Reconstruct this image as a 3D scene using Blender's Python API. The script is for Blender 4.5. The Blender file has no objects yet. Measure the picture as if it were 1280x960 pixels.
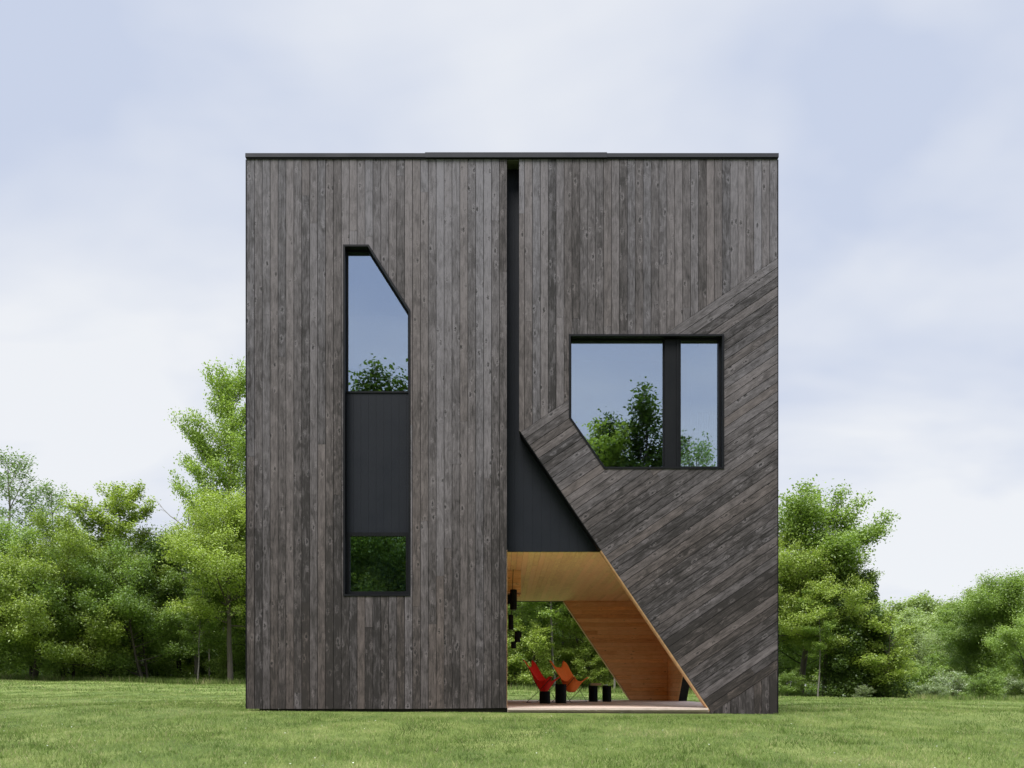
import bpy, math, random
import numpy as np
from mathutils import Vector, Matrix
random.seed(7); RNG = np.random.default_rng(7)
S = bpy.context.scene
C = S.collection
FP = 14/.013                      # focal length in photo pixels
def X(px, d=14.0): return (px-632)*d/FP
def Z(py, d=14.0): return (859-py)*d/FP
R = math.radians

# ------------------------------------------------------------------ node helpers
def new_mat(name):
    m = bpy.data.materials.new(name); m.use_nodes = True
    nt = m.node_tree; nt.nodes.clear()
    out = nt.nodes.new('ShaderNodeOutputMaterial')
    return m, nt, out
class N:
    def __init__(s, nt): s.nt = nt
    def n(s, t, **kw):
        o = s.nt.nodes.new(t)
        for k, v in kw.items(): setattr(o, k, v)
        return o
    def l(s, a, b): s.nt.links.new(a, b)
    def val(s, sock, v):
        if isinstance(v, (int, float, tuple, list)): sock.default_value = v
        else: s.l(v, sock)
    def math(s, op, a, b=0.0, c=None, clamp=False):
        o = s.n('ShaderNodeMath', operation=op, use_clamp=clamp)
        s.val(o.inputs[0], a); s.val(o.inputs[1], b)
        if c is not None: s.val(o.inputs[2], c)
        return o.outputs[0]
    def mix(s, f, a, b, blend='MIX'):
        o = s.n('ShaderNodeMix', data_type='RGBA', blend_type=blend)
        s.val(o.inputs[0], f)
        for i, v in ((6, a), (7, b)):
            if isinstance(v, (tuple, list)) and len(v) == 3: v = (*v, 1)
            s.val(o.inputs[i], v)
        return o.outputs[2]
    def noise(s, vec, scale, detail=4, rough=.55, dist=0.0):
        o = s.n('ShaderNodeTexNoise'); s.l(vec, o.inputs['Vector'])
        o.inputs['Scale'].default_value = scale; o.inputs['Detail'].default_value = detail
        o.inputs['Roughness'].default_value = rough; o.inputs['Distortion'].default_value = dist
        return o.outputs[0]
    def mapping(s, vec, scale=(1,1,1), loc=(0,0,0)):
        o = s.n('ShaderNodeMapping'); s.l(vec, o.inputs[0])
        o.inputs['Scale'].default_value = scale; o.inputs['Location'].default_value = loc
        return o.outputs[0]
    def ramp(s, f, stops):
        o = s.n('ShaderNodeValToRGB'); s.l(f, o.inputs[0])
        e = o.color_ramp.elements
        while len(e) < len(stops): e.new(.5)
        for i, (p, c) in enumerate(stops):
            e[i].position = p; e[i].color = (*c, 1) if len(c) == 3 else c
        return o.outputs[0]
    def maprange(s, v, a, b, c, d):
        o = s.n('ShaderNodeMapRange'); s.val(o.inputs[0], v)
        for i, q in enumerate((a, b, c, d)): o.inputs[i+1].default_value = q
        return o.outputs[0]

def simple(name, col, rough=.5, metal=0.0, spec=.5, bump=0, bscale=40, var=.12):
    m, nt, out = new_mat(name); h = N(nt)
    b = h.n('ShaderNodeBsdfPrincipled'); h.l(b.outputs[0], out.inputs[0])
    tc = h.n('ShaderNodeTexCoord').outputs['Object']
    nz = h.noise(tc, bscale*.15, 5)
    c = h.mix(nz, tuple(x*(1-var) for x in col), tuple(x*(1+var) for x in col))
    h.l(c, b.inputs['Base Color'])
    b.inputs['Metallic'].default_value = metal
    b.inputs['Specular IOR Level'].default_value = spec
    h.l(h.maprange(h.noise(tc, bscale*.4, 4), .3, .7, rough*.85, min(1, rough*1.15)), b.inputs['Roughness'])
    if bump:
        bp = h.n('ShaderNodeBump'); bp.inputs['Strength'].default_value = bump; bp.inputs['Distance'].default_value = .01
        h.l(h.noise(tc, bscale, 5), bp.inputs['Height']); h.l(bp.outputs[0], b.inputs['Normal'])
    return m

def wood_mat(name, dark, light, warm, knot, grain=.5, rough=.75, height_tone=None, spread=1.0, knots=1.0, spec=.3):
    """boards: UV (across, along) in metres, colour attribute 'rnd' random per board"""
    m, nt, out = new_mat(name); h = N(nt)
    b = h.n('ShaderNodeBsdfPrincipled'); h.l(b.outputs[0], out.inputs[0])
    uv = h.n('ShaderNodeUVMap', uv_map='UVMap').outputs[0]
    at = h.n('ShaderNodeAttribute', attribute_name='rnd')
    sep = h.n('ShaderNodeSeparateColor'); h.l(at.outputs['Color'], sep.inputs[0])
    r1, r2, r3 = sep.outputs[0], sep.outputs[1], sep.outputs[2]
    g1 = h.noise(h.mapping(uv, (60, 3.6, 1)), 1.0, 8, .72, .6)        # fine grain along the board
    g2 = h.noise(h.mapping(uv, (22, 1.1, 1), (3, 7, 0)), 1.0, 3, .5, 1.2)  # cathedral figure
    g3 = h.noise(h.mapping(uv, (10, 3.8, 1), (1, 2, 0)), 1.0, 8, .76, .8)     # blotches
    g4 = h.noise(h.n('ShaderNodeTexCoord').outputs['Object'], .55, 4, .6)   # broad weathering
    # knots
    vo = h.n('ShaderNodeTexVoronoi', feature='F1'); vd = h.n('ShaderNodeVectorMath', operation='ADD'); nc = h.n('ShaderNodeTexNoise'); h.l(uv, nc.inputs['Vector']); nc.inputs['Scale'].default_value = 55; nc.inputs['Detail'].default_value = 3
    vs_ = h.n('ShaderNodeVectorMath', operation='SCALE'); h.l(nc.outputs['Color'], vs_.inputs[0]); vs_.inputs['Scale'].default_value = .5
    h.l(h.mapping(uv, (9, 4.2, 1)), vd.inputs[0]); h.l(vs_.outputs[0], vd.inputs[1]); h.l(vd.outputs[0], vo.inputs['Vector'])
    vo.inputs['Scale'].default_value = 1; vo.inputs['Randomness'].default_value = 1
    kd = vo.outputs['Distance']
    ksep = h.n('ShaderNodeSeparateColor'); h.l(vo.outputs['Color'], ksep.inputs[0])
    kon = h.math('GREATER_THAN', h.math('MULTIPLY', ksep.outputs[0], h.math('ADD', r3, .5)), .36)
    kn = h.math('MULTIPLY', h.maprange(kd, .02, .24, 1, 0), kon)
    kr = h.math('MULTIPLY', h.maprange(h.math('ABSOLUTE', h.math('SUBTRACT', kd, .2)), 0, .12, 1, 0), kon)
    t = h.math('ADD', h.math('MULTIPLY', h.math('SUBTRACT', r1, .5), .75*spread), .5)
    t = h.math('ADD', t, h.math('MULTIPLY', h.math('SUBTRACT', g1, .5), 3.6*grain))
    t = h.math('ADD', t, h.math('MULTIPLY', h.math('SUBTRACT', g2, .5), 1.0*grain))
    t = h.math('ADD', t, h.math('MULTIPLY', h.math('SUBTRACT', g3, .5), 3.4*grain))
    t = h.math('ADD', t, h.math('MULTIPLY', h.math('SUBTRACT', g4, .5), .9 if height_tone else .3))
    if height_tone:     # paler and greyer higher on the wall, darker and browner lower down
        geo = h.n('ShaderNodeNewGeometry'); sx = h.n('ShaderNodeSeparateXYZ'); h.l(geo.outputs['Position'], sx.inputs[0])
        t = h.math('ADD', t, h.maprange(sx.outputs[2], -.5, 8.6, -height_tone*2.5, height_tone*1.1))
    t = h.math('ADD', t, h.math('MULTIPLY', kr, .42*knots), clamp=True)
    c = h.mix(t, dark, light)
    wf = h.math('MULTIPLY', r2, .75)
    if height_tone: wf = h.math('ADD', h.math('MULTIPLY', r2, .5), h.maprange(sx.outputs[2], -.5, 8.6, .5, -.08), clamp=True)
    c = h.mix(wf, c, h.mix(t, tuple(x*.75 for x in warm), tuple(min(1, x*(4.1 if height_tone else 2.3)) for x in warm)))
    c = h.mix(h.math('MINIMUM', h.math('MULTIPLY', kn, .8*knots), 1.0), c, knot)
    h.l(c, b.inputs['Base Color'])
    b.inputs['Specular IOR Level'].default_value = spec
    h.l(h.maprange(g1, .3, .7, rough-.1, rough+.12), b.inputs['Roughness'])
    bp = h.n('ShaderNodeBump'); bp.inputs['Strength'].default_value = .35; bp.inputs['Distance'].default_value = .004
    h.l(h.math('ADD', g1, h.math('MULTIPLY', kn, -.5)), bp.inputs['Height']); h.l(bp.outputs[0], b.inputs['Normal'])
    return m

def leaf_mat(name, c1, c2, c3=None, trans=.38, scale=.7, glossy=.03):
    m, nt, out = new_mat(name); h = N(nt)
    geo = h.n('ShaderNodeNewGeometry')
    oi = h.n('ShaderNodeObjectInfo')
    at = h.n('ShaderNodeAttribute', attribute_name='rnd')
    sep = h.n('ShaderNodeSeparateColor'); h.l(at.outputs['Color'], sep.inputs[0])
    nz = h.noise(geo.outputs['Position'], scale, 3, .6)
    f = h.math('ADD', h.math('MULTIPLY', sep.outputs[0], .55), h.math('MULTIPLY', h.maprange(nz, .3, .7, 0, 1), .5))
    f = h.math('ADD', f, h.math('MULTIPLY', h.math('SUBTRACT', oi.outputs['Random'], .5), .35), clamp=True)
    col = h.mix(f, c1, c2)
    if c3: col = h.mix(h.math('GREATER_THAN', sep.outputs[1], .9), col, c3)
    d = h.n('ShaderNodeBsdfDiffuse'); t = h.n('ShaderNodeBsdfTranslucent'); g = h.n('ShaderNodeBsdfGlossy')
    h.l(col, d.inputs[0])
    h.l(h.mix(1.0, col, (1.25, 1.35, .7), 'MULTIPLY'), t.inputs[0])
    g.inputs['Roughness'].default_value = .45; g.inputs[0].default_value = (.9, .95, 1, 1)
    mx = h.n('ShaderNodeMixShader'); mx.inputs[0].default_value = trans
    h.l(d.outputs[0], mx.inputs[1]); h.l(t.outputs[0], mx.inputs[2])
    m2 = h.n('ShaderNodeMixShader'); m2.inputs[0].default_value = glossy
    h.l(mx.outputs[0], m2.inputs[1]); h.l(g.outputs[0], m2.inputs[2])
    h.l(m2.outputs[0], out.inputs[0])
    return m

M = {}
M['char'] = wood_mat('charcoal_stained_boards', (.0105,.009,.0095), (.140,.131,.148), (.026,.020,.018), (.009,.008,.008), grain=.56, height_tone=.13, spread=1.05, knots=1.6)
M['cedar'] = wood_mat('cedar_boards', (.66,.34,.15), (.86,.56,.30), (.55,.23,.09), (.08,.03,.015), grain=.45, rough=.55, knots=.8, spread=.9)
M['pine'] = wood_mat('pale_ceiling_boards', (.86,.51,.26), (.95,.68,.40), (.68,.37,.17), (.2,.09,.04), grain=.4, rough=.5, knots=.4, spread=.6)
M['deck'] = wood_mat('grey_deck_boards', (.42,.345,.30), (.64,.55,.49), (.36,.26,.21), (.12,.09,.08), grain=.4, rough=.7, knots=.3)
M['trimwood'] = wood_mat('pale_trim_wood', (.42,.25,.13), (.66,.44,.27), (.35,.2,.1), (.2,.1,.05), grain=.3, rough=.6, knots=.1)
M['shell'] = simple('dark_sheathing', (.012,.012,.013), .9)
M['metal'] = simple('black_metal', (.0085,.0100,.0145), .55, .0, .16, bscale=8, var=.2)
M['frame'] = simple('black_window_frame', (.004,.0045,.006), .5, spec=.15, bscale=10)
M['cope'] = simple('dark_coping_metal', (.024,.024,.031), .6, 0, .2, bscale=6)
M['found'] = simple('dark_foundation', (.018,.014,.012), .9, bump=.3)
M['room'] = simple('white_room_paint', (.55,.55,.53), .8, var=.03)
M['roomd'] = simple('wood_room_lining', (.10,.08,.06), .8, var=.2)
M['curtain'] = simple('pale_curtain', (.75,.76,.80), .9, var=.04)
M['membrane'] = simple('roof_membrane', (.08,.08,.085), .8, bump=.2)
M['red'] = simple('red_canvas', (.82,.016,.008), .75, bump=.25, bscale=120, var=.15)
M['orange'] = simple('orange_canvas', (.92,.20,.03), .75, bump=.25, bscale=120, var=.12)
M['rod'] = simple('black_steel_rod', (.015,.015,.016), .35)
M['stool'] = simple('black_painted_metal', (.003,.003,.0035), .6, spec=.12)
M['white'] = simple('white_glaze', (.75,.76,.78), .3, var=.03)
M['tan'] = simple('pale_bent_wood', (.33,.22,.13), .6, var=.25, bump=.2)
M['bark'] = simple('grey_brown_bark', (.085,.070,.055), .9, bump=.8, bscale=25, var=.4)
M['barkd'] = simple('dark_bark', (.045,.036,.028), .9, bump=.8, bscale=25, var=.4)
M['barkl'] = simple('pale_grey_bark', (.14,.13,.11), .9, bump=.8, bscale=25, var=.35)
M['l_yel'] = leaf_mat('yellow_green_leaves', (.135,.190,.034), (.37,.455,.095))
M['l_mid'] = leaf_mat('mid_green_leaves', (.088,.148,.032), (.275,.375,.082))
M['l_bri'] = leaf_mat('bright_maple_leaves', (.120,.185,.036), (.31,.415,.092))
M['l_drk'] = leaf_mat('dark_vine_and_backlit_leaves', (.032,.062,.012), (.13,.19,.036), trans=.3)
M['l_blu'] = leaf_mat('grey_green_leaves', (.10,.16,.065), (.22,.30,.12))
M['l_pal'] = leaf_mat('pale_wood_leaves', (.17,.23,.08), (.36,.44,.17), scale=.25)
M['l_wht'] = leaf_mat('silvery_shrub_leaves', (.11,.16,.06), (.26,.32,.15), (.5,.52,.42))
M['l_con'] = leaf_mat('dark_conifer_needles', (.02,.04,.02), (.06,.10,.045), trans=.1)

# window glass: half mirror, half clear
def glass(name, refl, tint):
    m, nt, out = new_mat(name); h = N(nt)
    g = h.n('ShaderNodeBsdfGlossy'); g.inputs['Roughness'].default_value = .0; g.inputs[0].default_value = (*tint, 1)
    t = h.n('ShaderNodeBsdfTransparent'); t.inputs[0].default_value = (.62,.70,.72,1)
    tc = h.n('ShaderNodeTexCoord').outputs['Object']
    bp = h.n('ShaderNodeBump'); bp.inputs['Strength'].default_value = .02; bp.inputs['Distance'].default_value = .02
    h.l(h.noise(tc, 1.3, 2), bp.inputs['Height']); h.l(bp.outputs[0], g.inputs['Normal'])
    fr = h.n('ShaderNodeFresnel'); fr.inputs[0].default_value = 1.5
    mx = h.n('ShaderNodeMixShader'); h.l(h.math('ADD', fr.outputs[0], refl, clamp=True), mx.inputs[0])
    h.l(t.outputs[0], mx.inputs[1]); h.l(g.outputs[0], mx.inputs[2]); h.l(mx.outputs[0], out.inputs[0])
    return m
M['glass'] = glass('coated_window_glass', .42, (.70,.81,.98))

# ground
def ground_mat():
    m, nt, out = new_mat('lawn'); h = N(nt)
    b = h.n('ShaderNodeBsdfPrincipled'); h.l(b.outputs[0], out.inputs[0])
    p = h.n('ShaderNodeNewGeometry').outputs['Position']
    n1 = h.noise(p, .35, 5, .6); n2 = h.noise(h.mapping(p, (1, .6, 1)), 2.3, 5, .65); n3 = h.noise(p, 30, 5, .7)
    f = h.math('ADD', h.math('MULTIPLY', n1, .9), h.math('MULTIPLY', n2, .9))
    f = h.math('ADD', f, h.math('MULTIPLY', n3, .9))
    c = h.ramp(h.maprange(f, .95, 1.75, 0, 1), [(0, (.040,.066,.015)), (.4, (.105,.150,.036)), (.7, (.18,.22,.062)), (1, (.28,.29,.12))])
    h.l(c, b.inputs['Base Color']); b.inputs['Roughness'].default_value = .9; b.inputs['Specular IOR Level'].default_value = .15
    bp = h.n('ShaderNodeBump'); bp.inputs['Strength'].default_value = .9; bp.inputs['Distance'].default_value = .05
    h.l(h.math('ADD', n3, n2), bp.inputs['Height']); h.l(bp.outputs[0], b.inputs['Normal'])
    return m
M['lawn'] = ground_mat()
def blade_mat():
    m, nt, out = new_mat('grass_blades'); h = N(nt)
    geo = h.n('ShaderNodeNewGeometry')
    at = h.n('ShaderNodeAttribute', attribute_name='rnd')
    sep = h.n('ShaderNodeSeparateColor'); h.l(at.outputs['Color'], sep.inputs[0])
    p = geo.outputs['Position']
    n1 = h.noise(p, .5, 4, .6); n2 = h.noise(h.mapping(p, (1, .55, .3)), 2.1, 4, .65)
    f = h.math('ADD', h.math('MULTIPLY', sep.outputs[0], .42), h.math('MULTIPLY', h.maprange(n1, .38, .62, -.1, 1), .36))
    f = h.math('ADD', f, h.math('MULTIPLY', h.maprange(n2, .4, .6, -.1, 1), .36), clamp=True)
    c = h.ramp(f, [(0, (.060,.098,.022)), (.35, (.124,.188,.046)), (.6, (.185,.255,.070)), (.85, (.285,.345,.112)), (1, (.40,.39,.19))])
    c = h.mix(h.math('GREATER_THAN', sep.outputs[1], .93), c, (.34,.31,.17))
    d = h.n('ShaderNodeBsdfDiffuse'); t = h.n('ShaderNodeBsdfTranslucent')
    h.l(c, d.inputs[0]); h.l(c, t.inputs[0])
    mx = h.n('ShaderNodeMixShader'); mx.inputs[0].default_value = .35
    h.l(d.outputs[0], mx.inputs[1]); h.l(t.outputs[0], mx.inputs[2]); h.l(mx.outputs[0], out.inputs[0])
    return m
M['blade'] = blade_mat()

# ------------------------------------------------------------------ object helpers
def tag(o, label=None, cat=None, group=None, kind=None):
    if label: o['label'] = label
    if cat: o['category'] = cat
    if group: o['group'] = group
    if kind: o['kind'] = kind
    return o
def empty(name, loc, rz=0, **kw):
    o = bpy.data.objects.new(name, None); C.objects.link(o); o.location = loc; o.rotation_euler = (0, 0, rz)
    o.empty_display_size = .3
    return tag(o, **kw)
def wloc(o):
    v = Vector((0, 0, 0))
    while o: v += Vector(o.location); o = o.parent
    return v
class MB:
    def __init__(s): s.v = []; s.f = []; s.uv = []; s.rn = []
    def add(s, verts, faces, uvs=None, rnd=None):
        o = len(s.v); s.v += [tuple(v) for v in verts]
        r = rnd or (random.random(), random.random(), random.random())
        for f in faces:
            s.f.append(tuple(i+o for i in f))
            s.uv.append([uvs[i] for i in f] if uvs else [(verts[i][0], verts[i][2]) for i in f])
            s.rn.append(r)
    def box(s, x0, x1, y0, y1, z0, z1, rnd=None, along=0):
        vs = [(x, y, z) for x in (x0, x1) for y in (y0, y1) for z in (z0, z1)]
        k = random.random()*20
        if along == 0: uv = [(v[1]+v[2]+k, v[0]+k) for v in vs]
        elif along == 1: uv = [(v[0]+v[2]+k, v[1]+k) for v in vs]
        else: uv = [(v[0]+v[1]+k, v[2]+k) for v in vs]
        s.add(vs, [(0,1,3,2), (4,6,7,5), (0,4,5,1), (2,3,7,6), (0,2,6,4), (1,5,7,3)], uv, rnd)
    def prism(s, poly, fr, t0, t1, rnd=None, uvs=None):
        """poly of (a,b) in frame fr=(O,U,V,N) extruded from t0 to t1 along N"""
        O, U, V, Nn = [Vector(q) for q in fr]
        n = len(poly)
        vs = [O+U*a+V*b+Nn*t for t in (t1, t0) for a, b in poly]
        if uvs: uv = list(uvs)+list(uvs)
        else: uv = [(a, b) for a, b in poly]*2
        fs = [tuple(range(n)), tuple(range(2*n-1, n-1, -1))]
        fs += [(i, i+n, (i+1) % n+n, (i+1) % n) for i in range(n)]
        s.add(vs, fs, uv, rnd)
    def ring(s, outer, inner, fr, t0, t1):
        n = len(outer)
        for i in range(n):
            j = (i+1) % n
            s.prism([outer[i], outer[j], inner[j], inner[i]], fr, t0, t1)
    def tube(s, pts, rad, sides=8, caps=True):
        pts = [Vector(p) for p in pts]; n = len(pts)
        if isinstance(rad, (int, float)): rad = [rad]*n
        vs = []; T0 = None
        up = Vector((0, 0, 1))
        for i, p in enumerate(pts):
            t = (pts[min(i+1, n-1)]-pts[max(i-1, 0)]).normalized()
            a = t.cross(up) if abs(t.z) < .95 else t.cross(Vector((1, 0, 0)))
            if T0 is not None and a.dot(T0) < 0: a = -a
            a.normalize(); T0 = a; b = t.cross(a)
            for k in range(sides):
                q = 2*math.pi*k/sides
                vs.append(p+(a*math.cos(q)+b*math.sin(q))*rad[i])
        fs = [(i*sides+k, i*sides+(k+1) % sides, (i+1)*sides+(k+1) % sides, (i+1)*sides+k) for i in range(n-1) for k in range(sides)]
        if caps: fs += [tuple(range(sides-1, -1, -1)), tuple(range((n-1)*sides, n*sides))]
        s.add(vs, fs)
    def lathe(s, prof, cx=0, cy=0, sides=24):
        vs = []; n = len(prof)
        for r, z in prof:
            for k in range(sides):
                q = 2*math.pi*k/sides; vs.append((cx+r*math.cos(q), cy+r*math.sin(q), z))
        fs = [(i*sides+k, i*sides+(k+1) % sides, (i+1)*sides+(k+1) % sides, (i+1)*sides+k) for i in range(n-1) for k in range(sides)]
        fs += [tuple(range(sides-1, -1, -1)), tuple(range((n-1)*sides, n*sides))]
        s.add(vs, fs)
    def build(s, name, mat, parent=None, label=None, smooth=False, world=True, bevel=0):
        me = bpy.data.meshes.new(name)
        off = wloc(parent) if (parent and world) else Vector((0, 0, 0))
        me.from_pydata([tuple(Vector(v)-off) for v in s.v], [], s.f)
        uvl = me.uv_layers.new(name='UVMap')
        flat = [c for f in s.uv for uv in f for c in uv]
        uvl.data.foreach_set('uv', flat)
        ca = me.color_attributes.new('rnd', 'FLOAT_COLOR', 'CORNER')
        cc = [c for f, r in zip(s.f, s.rn) for _ in f for c in (*r, 1.0)]
        ca.data.foreach_set('color', cc)
        if smooth: me.polygons.foreach_set('use_smooth', [True]*len(me.polygons))
        me.materials.append(mat); me.update()
        o = bpy.data.objects.new(name, me); C.objects.link(o)
        if parent: o.parent = parent
        if label: o['label'] = label
        if bevel:
            b = o.modifiers.new('bevel', 'BEVEL'); b.width = bevel; b.segments = 2; b.limit_method = 'ANGLE'
        return o

def clip(poly, nx, ny, d):      # keep nx*a+ny*b <= d
    out = []
    for i in range(len(poly)):
        p, q = poly[i], poly[(i+1) % len(poly)]
        sp, sq = nx*p[0]+ny*p[1]-d, nx*q[0]+ny*q[1]-d
        if sp <= 1e-9: out.append(p)
        if (sp < -1e-9 and sq > 1e-9) or (sp > 1e-9 and sq < -1e-9):
            t = sp/(sp-sq); out.append((p[0]+t*(q[0]-p[0]), p[1]+t*(q[1]-p[1])))
    return out
def area(p): return .5*sum(p[i][0]*p[(i+1) % len(p)][1]-p[(i+1) % len(p)][0]*p[i][1] for i in range(len(p)))
def boards(mb, polys, fr, ang, w, thick, gap=.008, joint=(5, 10), jit=.002, t0=0.0, seed=1, phase=0.0):
    """cover convex polygons with boards running at angle ang; each board a solid strip"""
    ca, sa = math.cos(ang), math.sin(ang)      # along dir (ca,sa), across dir (-sa,ca)
    seg = {}
    for poly in polys:
        if area(poly) < 0: poly = poly[::-1]
        ac = [-sa*a+ca*b-phase for a, b in poly]
        for k in range(math.floor(min(ac)/w), math.floor(max(ac)/w)+1):
            q = clip(poly, -sa, ca, (k+1)*w-gap/2+phase)
            if len(q) > 2: q = clip(q, sa, -ca, -(k*w+gap/2+phase))
            if len(q) < 3: continue
            if k not in seg:
                rr = random.Random(seed*1000+k)
                cuts = [-30+rr.random()*4]
                while cuts[-1] < 40: cuts.append(cuts[-1]+rr.uniform(*joint))
                base = rr.random()
                seg[k] = [(cuts[i], cuts[i+1], (min(1, max(0, base*.55+rr.random()*.45)), rr.random(), rr.random()), rr.random()*40, rr.random()*jit) for i in range(len(cuts)-1)]
            bl = [ca*a+sa*b for a, b in q]
            for (c0, c1, r, uo, tj) in seg[k]:
                if c1 < min(bl) or c0 > max(bl): continue
                p = clip(q, ca, sa, c1-.001)
                if len(p) > 2: p = clip(p, -ca, -sa, -(c0+.001))
                if len(p) < 3 or abs(area(p)) < 1e-5: continue
                uv = [((-sa*a+ca*b)-k*w+r[1]*3+k*.37, (ca*a+sa*b)+uo) for a, b in p]
                mb.prism(p, fr, t0, t0+thick+tj, rnd=r, uvs=uv)
def inset(poly, d):
    if area(poly) < 0: poly = poly[::-1]
    n = len(poly); L = []
    for i in range(n):
        p, q = Vector(poly[i]), Vector(poly[(i+1) % n]); t = (q-p).normalized(); nn = Vector((-t.y, t.x))
        L.append((p+nn*(d[i] if isinstance(d, (list, tuple)) else d), t))
    out = []
    for i in range(n):
        (p1, t1), (p2, t2) = L[i-1], L[i]
        den = t1.x*t2.y-t1.y*t2.x
        s = ((p2.x-p1.x)*t2.y-(p2.y-p1.y)*t2.x)/den
        out.append(tuple(p1+t1*s))
    return out
def PX(pts, d=14.0): return [(X(a, d), Z(b, d)) for a, b in pts]
def ccw(p): return p if area(p) > 0 else p[::-1]

# ------------------------------------------------------------------ terrain
def sstep(a, b, t):
    t = np.clip((t-a)/(b-a), 0, 1); return t*t*(3-2*t)
def gz(x, y):
    x = np.asarray(x, float); y = np.asarray(y, float)
    xc = np.clip(x, -45, 45)
    near = -.412-.006*xc - np.clip(14-y, 0, 26)*.05
    far = -.20-.0215*xc
    t = sstep(20, 45, y)
    z = near*(1-t)+far*t
    z -= sstep(4, 22, x)*np.clip(y-47, 0, 60)*.05
    bump = .022*np.sin(x*.9+1.3*np.sin(y*.45))+.016*np.sin(y*1.15+x*.5)+.010*np.sin(x*2.3-y*1.7)
    hx = np.maximum(np.maximum(-4.4-x, x-4.6), 0); hy = np.maximum(np.maximum(13.6-y, y-23), 0)
    k = np.clip(np.hypot(hx, hy)/1.5, 0, 1)
    return z+bump*k*1.4-.03*(1-k)*0
def ground():
    xs = np.unique(np.concatenate([np.linspace(-900, -60, 15), np.linspace(-60, -12, 60), np.linspace(-12, 12, 120), np.linspace(12, 60, 60), np.linspace(60, 900, 15)]))
    ys = np.unique(np.concatenate([np.linspace(-300, -20, 10), np.linspace(-20, 4, 30), np.linspace(4, 30, 130), np.linspace(30, 70, 60), np.linspace(70, 1200, 20)]))
    gx, gy = np.meshgrid(xs, ys); v = np.stack([gx, gy, gz(gx, gy)], -1).reshape(-1, 3)
    nx, ny = len(xs), len(ys)
    i = np.arange((ny-1)*(nx-1)); r, c = i//(nx-1), i % (nx-1); a = r*nx+c
    f = np.stack([a, a+1, a+nx+1, a+nx], -1)
    me = bpy.data.meshes.new('ground'); me.from_pydata(v.tolist(), [], f.tolist())
    me.polygons.foreach_set('use_smooth', [True]*len(me.polygons))
    me.materials.append(M['lawn']); o = bpy.data.objects.new('ground', me); C.objects.link(o)
    tag(o, 'mown green lawn rising gently behind the house', kind='structure')
ground()

def fast_mesh(name, V, F, mats, midx=None, rnd=None, smooth=False):
    """V (n,3); F (m,k) all the same corner count k or list of arrays"""
    Fs = F if isinstance(F, list) else [F]
    me = bpy.data.meshes.new(name)
    nl = sum(f.size for f in Fs); npoly = sum(len(f) for f in Fs)
    me.vertices.add(len(V)); me.vertices.foreach_set('co', np.asarray(V, np.float32).ravel())
    me.loops.add(nl); me.polygons.add(npoly)
    me.loops.foreach_set('vertex_index', np.concatenate([f.ravel() for f in Fs]).astype(np.int32))
    tot = np.concatenate([np.full(len(f), f.shape[1]) for f in Fs])
    st = np.concatenate([[0], np.cumsum(tot)[:-1]])
    me.polygons.foreach_set('loop_start', st.astype(np.int32))
    for m in mats: me.materials.append(m)
    if midx is not None: me.polygons.foreach_set('material_index', midx.astype(np.int32))
    if rnd is not None:
        ca = me.color_attributes.new('rnd', 'FLOAT_COLOR', 'POINT')
        ca.data.foreach_set('color', rnd.astype(np.float32).ravel())
    me.update(calc_edges=True); me.validate()
    if smooth: me.polygons.foreach_set('use_smooth', np.ones(npoly, bool))
    return me

def blades(name, label, P, h, w, lean=.5, seed=3):
    """three-corner blades at points P"""
    g = np.random.default_rng(seed); n = len(P)
    a = g.uniform(0, 2*np.pi, n); hh = h*g.uniform(.5, 1.25, n)
    if h < .1: hh = hh*(1-.55*sstep(12.6, 13.9, P[:, 1])*(np.abs(P[:, 0]-.1) < 4.25)*(P[:, 1] < 14))*(.75+.5*(.5+.5*np.sin(P[:, 0]*3.1+2*np.sin(P[:, 1]*2.3))*np.sin(P[:, 1]*2.7+P[:, 0])))
    dx, dy = np.cos(a), np.sin(a); b = g.uniform(0, 2*np.pi, n); ln = g.uniform(.1, lean, n)*hh
    base = np.stack([P[:, 0], P[:, 1], gz(P[:, 0], P[:, 1])-.008], -1)
    ww = w*g.uniform(.6, 1.3, n)
    v0 = base-np.stack([dx*ww, dy*ww, 0*dx], -1); v1 = base+np.stack([dx*ww, dy*ww, 0*dx], -1)
    v2 = base+np.stack([np.cos(b)*ln, np.sin(b)*ln, hh], -1)
    V = np.stack([v0, v1, v2], 1).reshape(-1, 3)
    F = np.arange(3*n).reshape(n, 3)
    r = np.repeat(np.concatenate([g.random((n, 3)), np.ones((n, 1))], 1), 3, 0)
    me = fast_mesh(name, V, F, [M['blade']], rnd=r)
    o = bpy.data.objects.new(name, me); C.objects.link(o)
    return tag(o, label, 'grass', kind='stuff')
def scatter(n, y0, y1, spread=.78, seed=1, pw=1.0):
    g = np.random.default_rng(seed)
    y = y0+(y1-y0)*g.random(n)**pw
    x = (g.random(n)*2-1)*(y*spread+1.2)
    k = ~((x > -4.15) & (x < 4.38) & (y > 13.98) & (y < 22.6))
    return np.stack([x[k], y[k]], -1)
n1 = scatter(260000, 6.2, 15, seed=1); n2 = scatter(150000, 15, 30, .7, 2); n3 = scatter(70000, 30, 47, .68, 5)
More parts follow.
